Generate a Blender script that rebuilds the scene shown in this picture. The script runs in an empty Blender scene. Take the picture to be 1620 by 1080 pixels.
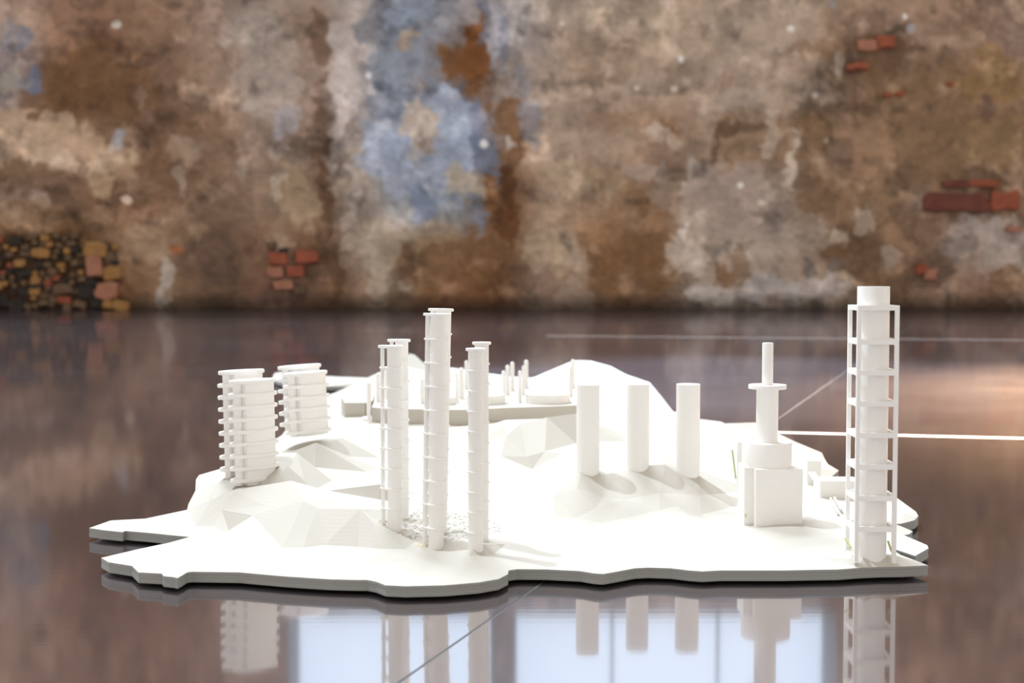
import bpy, bmesh, math, random
import numpy as np
from mathutils import Vector, Matrix
from mathutils.geometry import delaunay_2d_cdt

S = bpy.context.scene
C = S.collection
random.seed(7)
rng = np.random.default_rng(11)

# ------------------------------------------------------------------ camera
F = 2000.0                      # focal length in pixels of the 1620 wide frame
CH = 0.085                      # the camera stands 8.5 cm above the polished floor
TH = math.atan(95.0 / F)        # tilted slightly down
cam = bpy.data.cameras.new('camera')
cam.lens = 36.0 * F / 1620.0
cam.sensor_width = 36.0
cam.clip_start = 0.01
cam.clip_end = 60
cam.dof.use_dof = True
cam.dof.focus_distance = 0.40
cam.dof.aperture_fstop = 25.0
camo = bpy.data.objects.new('camera', cam)
camo.location = (0, 0, CH)
camo.rotation_euler = (math.pi / 2 - TH, 0, 0)
C.objects.link(camo)
S.camera = camo

# ------------------------------------------------------------------ light
W = bpy.data.worlds.new('world')
S.world = W
W.use_nodes = True
bg = W.node_tree.nodes['Background']
bg.inputs[0].default_value = (1.0, 0.94, 0.87, 1)
bg.inputs[1].default_value = 0.83
sun = bpy.data.lights.new('sun', 'SUN')
sun.energy = 2.2
sun.angle = math.radians(2.0)
sun.color = (0.76, 0.88, 1.0)
suno = bpy.data.objects.new('sun', sun)
sd = Vector((0.32, -0.20, -0.92)).normalized()
suno.rotation_euler = sd.to_track_quat('-Z', 'Y').to_euler()
suno.location = (-1, 1.2, 3)
C.objects.link(suno)
# a long cool skylight above and behind the model
sky = bpy.data.lights.new('skylight', 'AREA')
sky.shape = 'RECTANGLE'
sky.size, sky.size_y = 3.2, 1.2
sky.energy = 700
sky.color = (0.78, 0.90, 1.0)
skyo = bpy.data.objects.new('skylight', sky)
skyo.location = (-0.8, 4.3, 5.6)
skyo.rotation_euler = (Vector((0, 0.5, 0)) - Vector(skyo.location)).to_track_quat('-Z', 'Y').to_euler()
C.objects.link(skyo)
# two unseen spots added for the floor glow: a cool beam over the far half of the model, a warm pool on the floor right of it
for nm, e, c_, size, loc, aim in (('cool_spot', 3300, (0.60, 0.76, 1.0), 13, (-0.3, 2.9, 2.9), (0.235, 1.08, 0)),
                                  ('warm_spot', 16000, (1.0, 0.62, 0.30), 17.5, (1.3, 2.4, 2.9), (0.66, 0.84, 0))):
    sp_ = bpy.data.lights.new(nm, 'SPOT')
    sp_.energy = e
    sp_.color = c_
    sp_.spot_size = math.radians(size)
    sp_.spot_blend = 1.0
    sp_.shadow_soft_size = 0.05
    so_ = bpy.data.objects.new(nm, sp_)
    so_.location = loc
    so_.rotation_euler = (Vector(aim) - Vector(loc)).to_track_quat('-Z', 'Y').to_euler()
    C.objects.link(so_)
S.view_settings.view_transform = 'Standard'
S.view_settings.look = 'None'
S.view_settings.exposure = 0.0
S.view_settings.gamma = 1.0
S.view_settings.use_curve_mapping = False

# ------------------------------------------------------------------ helpers
ct, st = math.cos(TH), math.sin(TH)


def ray(px, py):
    xc = (px - 810.0) / F
    yc = -(py - 540.0) / F
    return Vector((xc, ct + yc * st, -st + yc * ct))


def PY(px, py, Y):
    d = ray(px, py)
    t = Y / d.y
    return Vector((d.x * t, Y, CH + d.z * t))


def PZ(px, py, z):
    d = ray(px, py)
    t = (z - CH) / d.z
    return Vector((d.x * t, d.y * t, z))


def new_obj(name, verts, faces, mat=None, parent=None, smooth=False, loc=None):
    me = bpy.data.meshes.new(name)
    me.from_pydata([tuple(v) for v in verts], [], faces)
    bm = bmesh.new()
    bm.from_mesh(me)
    bmesh.ops.recalc_face_normals(bm, faces=bm.faces)
    bm.to_mesh(me)
    bm.free()
    if mat:
        me.materials.append(mat)
    if smooth:
        me.polygons.foreach_set('use_smooth', [True] * len(me.polygons))
        try:
            me.set_sharp_from_angle(angle=math.radians(40))
        except Exception:
            pass
    o = bpy.data.objects.new(name, me)
    C.objects.link(o)
    if parent is not None:
        o.parent = parent
    if loc is not None:
        o.location = loc
    return o


def tag(o, label=None, cat=None, group=None, kind=None):
    if label: o['label'] = label
    if cat: o['category'] = cat
    if group: o['group'] = group
    if kind: o['kind'] = kind
    return o


def thing(name, loc, label, cat, group=None, rot=(0, 0, 0)):
    o = bpy.data.objects.new(name, None)
    o.empty_display_size = 0.005
    o.location = loc
    o.rotation_euler = rot
    C.objects.link(o)
    return tag(o, label, cat, group)


class MB:
    """collects shapes into ONE mesh"""
    def __init__(self):
        self.v = []
        self.f = []

    def add(self, v, f):
        n = len(self.v)
        self.v += [tuple(p) for p in v]
        self.f += [tuple(i + n for i in q) for q in f]
        return self

    def box(self, x0, x1, y0, y1, z0, z1, b=0.0):
        if b <= 0:
            v = [(x, y, z) for z in (z0, z1) for y in (y0, y1) for x in (x0, x1)]
            f = [(0, 2, 3, 1), (4, 5, 7, 6), (0, 1, 5, 4), (2, 6, 7, 3), (0, 4, 6, 2), (1, 3, 7, 5)]
            return self.add(v, f)
        pts = [(x0 + b, y0), (x1 - b, y0), (x1, y0 + b), (x1, y1 - b), (x1 - b, y1), (x0 + b, y1), (x0, y1 - b), (x0, y0 + b)]
        return self.loft([pts, pts, [(min(max(x, x0 + b), x1 - b), min(max(y, y0 + b), y1 - b)) for x, y in pts]],
                         [z0, z1 - b, z1])

    def loft(self, rings, zs):
        n = len(rings[0])
        v, f = [], []
        for r, z in zip(rings, zs):
            v += [(p[0], p[1], z) for p in r]
        for k in range(len(rings) - 1):
            for i in range(n):
                j = (i + 1) % n
                f.append((k * n + i, k * n + j, (k + 1) * n + j, (k + 1) * n + i))
        f.append(tuple(range(n))[::-1])
        f.append(tuple((len(rings) - 1) * n + i for i in range(n)))
        return self.add(v, f)

    def prism(self, pts, z0, z1, b=0.0):
        if b <= 0:
            return self.loft([pts, pts], [z0, z1])
        cx = sum(p[0] for p in pts) / len(pts)
        cy = sum(p[1] for p in pts) / len(pts)
        ins = []
        for x, y in pts:
            d = math.hypot(x - cx, y - cy) or 1
            ins.append((x - (x - cx) / d * b, y - (y - cy) / d * b))
        return self.loft([ins, pts, pts, ins], [z0, z0 + b, z1 - b, z1])

    def lathe(self, prof, cx=0, cy=0, n=40):
        rings = [[(cx + r * math.cos(2 * math.pi * i / n), cy + r * math.sin(2 * math.pi * i / n)) for i in range(n)] for r, z in prof]
        return self.loft(rings, [z for r, z in prof])

    def hexa(self, a, b):
        """quad a to quad b, four points each"""
        v = list(a) + list(b)
        f = [(3, 2, 1, 0), (4, 5, 6, 7)] + [(i, (i + 1) % 4, (i + 1) % 4 + 4, i + 4) for i in range(4)]
        return self.add(v, f)

    def obj(self, name, mat, parent=None, smooth=False, loc=None):
        return new_obj(name, self.v, self.f, mat, parent, smooth, loc)


def nodes(m):
    m.use_nodes = True
    nt = m.node_tree
    return nt, nt.nodes['Principled BSDF']


def sock(n, name):
    return n.inputs[name]


# ------------------------------------------------------------------ materials
def print_mat(name, col, rough=0.55, layer=0.00032, bump=0.12):
    m = bpy.data.materials.new(name)
    nt, p = nodes(m)
    p.inputs['Base Color'].default_value = (*col, 1)
    p.inputs['Roughness'].default_value = rough
    p.inputs['Specular IOR Level'].default_value = 0.12
    tc = nt.nodes.new('ShaderNodeTexCoord')
    geo = nt.nodes.new('ShaderNodeNewGeometry')
    wv = nt.nodes.new('ShaderNodeTexWave')
    wv.wave_type = 'BANDS'
    wv.bands_direction = 'Z'
    wv.inputs['Scale'].default_value = 0.314 / layer / 2.0
    wv.inputs['Distortion'].default_value = 0.4
    wv.inputs['Detail'].default_value = 1
    nt.links.new(geo.outputs['Position'], wv.inputs['Vector'])
    nz = nt.nodes.new('ShaderNodeTexNoise')
    nz.inputs['Scale'].default_value = 900
    nz.inputs['Detail'].default_value = 2
    nt.links.new(geo.outputs['Position'], nz.inputs['Vector'])
    mx = nt.nodes.new('ShaderNodeMath')
    mx.operation = 'ADD'
    nt.links.new(wv.outputs['Fac'], mx.inputs[0])
    nt.links.new(nz.outputs['Fac'], mx.inputs[1])
    bp = nt.nodes.new('ShaderNodeBump')
    bp.inputs['Strength'].default_value = bump
    bp.inputs['Distance'].default_value = 0.0001
    nt.links.new(mx.outputs[0], bp.inputs['Height'])
    nt.links.new(bp.outputs['Normal'], p.inputs['Normal'])
    # faint tone drift in the filament
    n2 = nt.nodes.new('ShaderNodeTexNoise')
    n2.inputs['Scale'].default_value = 60
    nt.links.new(geo.outputs['Position'], n2.inputs['Vector'])
    rp = nt.nodes.new('ShaderNodeMapRange')
    rp.inputs['To Min'].default_value = 0.96
    rp.inputs['To Max'].default_value = 1.03
    nt.links.new(n2.outputs['Fac'], rp.inputs['Value'])
    hs = nt.nodes.new('ShaderNodeHueSaturation')
    hs.inputs['Color'].default_value = (*col, 1)
    nt.links.new(rp.outputs[0], hs.inputs['Value'])
    nt.links.new(hs.outputs[0], p.inputs['Base Color'])
    return m


def simple(name, col, rough=0.6, emit=None, es=1.0, var=0.06, scale=40):
    m = bpy.data.materials.new(name)
    nt, p = nodes(m)
    p.inputs['Roughness'].default_value = rough
    geo = nt.nodes.new('ShaderNodeNewGeometry')
    nz = nt.nodes.new('ShaderNodeTexNoise')
    nz.inputs['Scale'].default_value = scale
    nz.inputs['Detail'].default_value = 4
    nt.links.new(geo.outputs['Position'], nz.inputs['Vector'])
    rp = nt.nodes.new('ShaderNodeMapRange')
    rp.inputs['To Min'].default_value = 1 - var
    rp.inputs['To Max'].default_value = 1 + var
    nt.links.new(nz.outputs['Fac'], rp.inputs['Value'])
    hs = nt.nodes.new('ShaderNodeHueSaturation')
    hs.inputs['Color'].default_value = (*col, 1)
    nt.links.new(rp.outputs[0], hs.inputs['Value'])
    nt.links.new(hs.outputs[0], p.inputs['Base Color'])
    if emit:
        p.inputs['Emission Color'].default_value = (*emit, 1)
        p.inputs['Emission Strength'].default_value = es
    return m


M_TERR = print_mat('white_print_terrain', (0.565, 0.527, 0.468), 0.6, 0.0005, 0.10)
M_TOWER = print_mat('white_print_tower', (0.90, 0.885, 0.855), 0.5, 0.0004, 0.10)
M_EDGE = print_mat('groove_shaded_print', (0.30, 0.30, 0.28), 0.6, 0.0005, 0.6)  # white print darkened: shade of the layer grooves is in the colour
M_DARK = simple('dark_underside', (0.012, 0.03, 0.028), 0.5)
M_GREEN = simple('yellow_green_edge', (0.40, 0.43, 0.16), 0.5)
M_CRUMB = simple('cream_crumbs', (0.70, 0.60, 0.42), 0.8, var=0.35, scale=900)


def floor_mat():
    m = bpy.data.materials.new('polished_floor_sheet')
    m.use_nodes = True
    nt = m.node_tree
    nt.nodes.remove(nt.nodes['Principled BSDF'])
    out = nt.nodes['Material Output']
    geo = nt.nodes.new('ShaderNodeNewGeometry')
    mp = nt.nodes.new('ShaderNodeMapping')
    mp.inputs['Scale'].default_value = (12, 420, 1)
    nt.links.new(geo.outputs['Position'], mp.inputs['Vector'])
    nz = nt.nodes.new('ShaderNodeTexNoise')
    nz.inputs['Scale'].default_value = 1.0
    nz.inputs['Detail'].default_value = 3
    nt.links.new(mp.outputs[0], nz.inputs['Vector'])
    bp = nt.nodes.new('ShaderNodeBump')
    bp.inputs['Strength'].default_value = 0.006
    bp.inputs['Distance'].default_value = 0.001
    nt.links.new(nz.outputs['Fac'], bp.inputs['Height'])
    n2 = nt.nodes.new('ShaderNodeTexNoise')
    n2.inputs['Scale'].default_value = 3.2
    n2.inputs['Detail'].default_value = 5
    n2.inputs['Roughness'].default_value = 0.65
    nt.links.new(geo.outputs['Position'], n2.inputs['Vector'])
    rp = nt.nodes.new('ShaderNodeMapRange')
    rp.inputs['From Min'].default_value = 0.3
    rp.inputs['From Max'].default_value = 0.7
    rp.inputs['To Min'].default_value = 0.15
    rp.inputs['To Max'].default_value = 0.24
    nt.links.new(n2.outputs['Fac'], rp.inputs['Value'])
    g1 = nt.nodes.new('ShaderNodeBsdfGlossy')
    g1.inputs['Color'].default_value = (0.68, 0.625, 0.625, 1)
    g1.inputs['Roughness'].default_value = 0.055
    g2 = nt.nodes.new('ShaderNodeBsdfGlossy')
    g2.inputs['Color'].default_value = (0.60, 0.58, 0.64, 1)
    nt.links.new(rp.outputs[0], g2.inputs['Roughness'])
    df = nt.nodes.new('ShaderNodeBsdfDiffuse')
    df.inputs['Color'].default_value = (0.075, 0.063, 0.066, 1)
    for g in (g1, g2, df):
        nt.links.new(bp.outputs['Normal'], g.inputs['Normal'])
    mx = nt.nodes.new('ShaderNodeMixShader')
    mx.inputs[0].default_value = 0.20
    nt.links.new(g1.outputs[0], mx.inputs[1])
    nt.links.new(g2.outputs[0], mx.inputs[2])
    mx2 = nt.nodes.new('ShaderNodeMixShader')
    mx2.inputs[0].default_value = 0.17
    nt.links.new(mx.outputs[0], mx2.inputs[1])
    nt.links.new(df.outputs[0], mx2.inputs[2])
    nt.links.new(mx2.outputs[0], out.inputs['Surface'])
    return m


M_FLOOR = floor_mat()
M_JOINT = simple('pale_joint', (0.85, 0.80, 0.78), 0.5)
M_SEAM = simple('grey_seam', (0.05, 0.048, 0.048), 0.5)
M_SUB = simple('floor_bed', (0.06, 0.055, 0.05), 0.8)


def wall_mat():
    m = bpy.data.materials.new('old_plaster')
    nt, p = nodes(m)
    at = nt.nodes.new('ShaderNodeAttribute')
    at.attribute_name = 'plaster'
    geo = nt.nodes.new('ShaderNodeNewGeometry')
    nz = nt.nodes.new('ShaderNodeTexNoise')
    nz.inputs['Scale'].default_value = 22
    nz.inputs['Detail'].default_value = 8
    nz.inputs['Roughness'].default_value = 0.7
    nt.links.new(geo.outputs['Position'], nz.inputs['Vector'])
    rp = nt.nodes.new('ShaderNodeMapRange')
    rp.inputs['From Min'].default_value = 0.3
    rp.inputs['From Max'].default_value = 0.7
    rp.inputs['To Min'].default_value = 0.90
    rp.inputs['To Max'].default_value = 1.1
    nt.links.new(nz.outputs['Fac'], rp.inputs['Value'])
    hs = nt.nodes.new('ShaderNodeHueSaturation')
    nt.links.new(at.outputs['Color'], hs.inputs['Color'])
    nt.links.new(rp.outputs[0], hs.inputs['Value'])
    nt.links.new(hs.outputs[0], p.inputs['Base Color'])
    bp = nt.nodes.new('ShaderNodeBump')
    bp.inputs['Strength'].default_value = 0.5
    bp.inputs['Distance'].default_value = 0.01
    nt.links.new(nz.outputs['Fac'], bp.inputs['Height'])
    nt.links.new(bp.outputs['Normal'], p.inputs['Normal'])
    p.inputs['Roughness'].default_value = 0.9
    p.inputs['Specular IOR Level'].default_value = 0.2
    return m


M_WALL = wall_mat()
M_BRICK = simple('red_brick', (0.30, 0.08, 0.04), 0.9, var=0.5, scale=30)
M_BRICKD = simple('dark_red_brick', (0.15, 0.045, 0.03), 0.9, var=0.5, scale=30)
M_BRICKP = simple('pale_red_brick', (0.36, 0.16, 0.10), 0.9, var=0.35, scale=45)
M_OCHRE = simple('ochre_stone', (0.33, 0.17, 0.055), 0.9, var=0.4, scale=45)
M_BROWNST = simple('brown_stone', (0.13, 0.08, 0.045), 0.9, var=0.4, scale=45)
M_BLACKST = simple('soot_black_stone', (0.03, 0.022, 0.018), 0.9, var=0.4, scale=45)
M_PANE = simple('daylit_pane', (0.8, 0.9, 1.0), 0.3, emit=(0.60, 0.80, 1.0), es=1.35, var=0.02)
M_FRAME = simple('window_frame_paint', (0.35, 0.34, 0.33), 0.6)

# ------------------------------------------------------------------ floor
YW = PZ(810, 490, 0).y             # the wall stands where its foot is seen
base = MB().box(-7, 7, -4, YW + 0.3, -0.06, -0.004)
floor = base.obj('floor', M_SUB)
tag(floor, kind='structure')
# two pale joints run across the floor and one fine seam at right angles to them
a = PZ(1230, 683.5, 0); b = PZ(1620, 693, 0)
du = (b - a); du.z = 0; du.normalize()
dv = Vector((-du.y, du.x, 0))
q = PZ(860, 920, 0); q2 = PZ(630, 1080, 0)
s0 = (q - a).dot(du)                # seam position along the joint
c2 = PZ(1300, 535, 0)
v2 = (c2 - a).dot(dv)               # spacing of the joints
org = a + du * s0
ev = (q - q2); ev.z = 0; ev.normalize()
LU, GJ = 6.5, 0.0045


def fl(u, v, z):
    p = org + du * u + dv * v
    return (p.x, p.y, z)


def seam_u(v):                      # the fine seam follows its seen direction
    r = org + dv * v
    k = (r - q).dot(dv) / ev.dot(dv)
    return (q + ev * k - org).dot(du)


rows = [k_ * v2 for k_ in range(-4, 4)]
for i in range(7):
    v0, v1 = rows[i] + GJ, rows[i + 1] - GJ
    for s in (-1, 1):
        if s < 0:
            v0, v1 = rows[i] + 0.0002, rows[i + 1] - 0.0002
            if rows[i] == v2 or rows[i + 1] == v2:
                v0, v1 = rows[i] + (GJ if rows[i] == v2 else 0.0002), rows[i + 1] - (GJ if rows[i + 1] == v2 else .0002)
            u = [(-LU, v0), (seam_u(v0) - 0.0004, v0), (seam_u(v1) - 0.0004, v1), (-LU, v1)]
        else:
            v0, v1 = rows[i] + GJ, rows[i + 1] - GJ
            u = [(seam_u(v0) + 0.0004, v0), (LU, v0), (LU, v1), (seam_u(v1) + 0.0004, v1)]
        top = [fl(x, y, 0) for x, y in u]
        # keep the sheets in front of the wall
        top = [(x, min(y, YW + 0.05), z) for x, y, z in top]
        if max(t[1] for t in top) - min(t[1] for t in top) < 0.02 or min(t[1] for t in top) > YW:
            continue
        bot = [(x, y, -0.0035) for x, y, z in top]
        MB().hexa(bot, top).obj('floor_panel', M_FLOOR, floor)
for v, ua, ub in ((0, seam_u(0), LU), (v2, (c2 - org).dot(du) - 0.42, LU)):
    m = MB().hexa([fl(ua, v - GJ, -0.0035), fl(ub, v - GJ, -0.0035), fl(ub, v + GJ, -0.0035), fl(ua, v + GJ, -0.0035)],
                  [fl(ua, v - GJ, -0.0002), fl(ub, v - GJ, -0.0002), fl(ub, v + GJ, -0.0002), fl(ua, v + GJ, -0.0002)])
    o = m.obj('joint_strip', M_JOINT, floor)
    tag(o, 'pale joint strip between the floor sheets')
va, vb = rows[1], rows[6]
g_ = 0.0004
MB().hexa([fl(seam_u(va) - g_, va, -0.0035), fl(seam_u(va) + g_, va, -0.0035), fl(seam_u(vb) + g_, vb, -0.0035), fl(seam_u(vb) - g_, vb, -0.0035)],
          [fl(seam_u(va) - g_, va, -0.0001), fl(seam_u(va) + g_, va, -0.0001), fl(seam_u(vb) + g_, vb, -0.0001), fl(seam_u(vb) - g_, vb, -0.0001)]).obj('seam_filler', M_SEAM, floor)

# ------------------------------------------------------------------ wall
def vnoise(x, y, cell, seed):
    r = np.random.default_rng(seed)
    N = 256
    g = r.random((N, N))
    xi = np.floor(x / cell).astype(int); yi = np.floor(y / cell).astype(int)
    fx = x / cell - xi; fy = y / cell - yi
    fx = fx * fx * (3 - 2 * fx); fy = fy * fy * (3 - 2 * fy)
    a = g[xi % N, yi % N]; b = g[(xi + 1) % N, yi % N]
    c = g[xi % N, (yi + 1) % N]; d = g[(xi + 1) % N, (yi + 1) % N]
    return (a * (1 - fx) + b * fx) * (1 - fy) + (c * (1 - fx) + d * fx) * fy


def fbm(x, y, cell, seed, oct=5, g=0.55):
    t = 0; amp = 1; s = 0
    for k in range(oct):
        t = t + amp * (vnoise(x + 37.1 * k, y + 11.7 * k, cell / 2 ** k, seed + k) - 0.5)
        s += amp; amp *= g
    return t / s * 2


# patina read off the plaster: (x, y, colour) in a frame laid on the wall, 2000 units = 3.78 m
ROWS = {
 40: '20 160 140 125;100 135 105 85;180 125 95 75;260 132 106 86;340 142 122 107;420 150 136 124;500 138 114 95;560 175 165 155;620 150 150 150;700 140 145 155;750 118 104 95;800 150 150 155;860 165 150 135;950 165 148 130;1050 160 142 124;1150 165 148 130;1250 165 148 130;1350 140 115 95;1450 150 125 105;1550 150 122 100;1610 165 145 125',
 120: '20 130 120 120;100 115 85 60;180 105 78 55;260 125 98 78;340 145 122 103;420 155 140 128;500 130 110 95;550 185 175 168;620 150 150 155;700 105 95 90;750 115 75 45;800 140 135 135;860 160 142 125;950 150 130 112;1050 160 140 122;1150 160 142 125;1250 158 138 120;1350 118 95 75;1450 130 105 82;1550 125 100 78;1610 130 105 85',
 220: '20 165 142 120;100 160 135 112;180 115 90 70;260 115 88 68;340 130 105 85;420 140 122 108;510 110 90 75;550 170 160 150;620 150 158 170;700 150 158 172;760 120 130 150;800 125 95 70;860 160 142 125;950 160 140 122;1050 150 125 105;1130 150 128 108;1180 135 115 95;1250 125 100 78;1350 130 105 84;1450 125 100 76;1550 125 100 75;1610 120 95 72',
 310: '20 130 105 85;100 120 95 75;180 110 82 62;260 118 92 72;340 120 98 78;420 140 118 98;470 150 130 108;510 100 78 60;560 160 148 136;640 150 155 160;720 140 145 150;800 110 75 48;860 155 135 116;950 150 125 102;1050 135 108 85;1130 155 138 122;1200 150 135 122;1260 140 125 110;1320 120 95 72;1400 130 105 82;1500 125 100 80;1610 120 96 76',
 400: '20 110 80 50;100 105 75 45;180 140 112 88;260 130 105 82;340 115 92 74;420 125 95 75;510 105 78 55;560 150 135 120;620 150 132 112;700 135 110 88;790 105 75 50;860 150 130 110;950 125 95 68;1050 125 95 70;1100 160 145 130;1200 155 140 126;1280 150 132 115;1350 110 85 62;1450 125 100 80;1550 155 140 128;1610 150 132 118',
 465: '20 80 55 38;100 80 57 40;180 120 85 58;260 130 105 82;340 100 78 60;450 110 80 65;520 105 78 58;600 130 108 88;700 108 76 52;790 92 62 40;860 130 110 95;950 115 88 65;1050 100 75 55;1100 150 135 122;1200 145 130 117;1300 138 121 106;1450 110 85 65;1550 120 92 72;1610 115 88 68',
 -60: '0 150 125 105;200 140 112 92;400 150 130 115;560 165 155 145;700 150 152 160;850 165 150 135;1050 160 142 124;1250 160 142 124;1450 150 125 105;1600 150 125 105',
}
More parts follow.
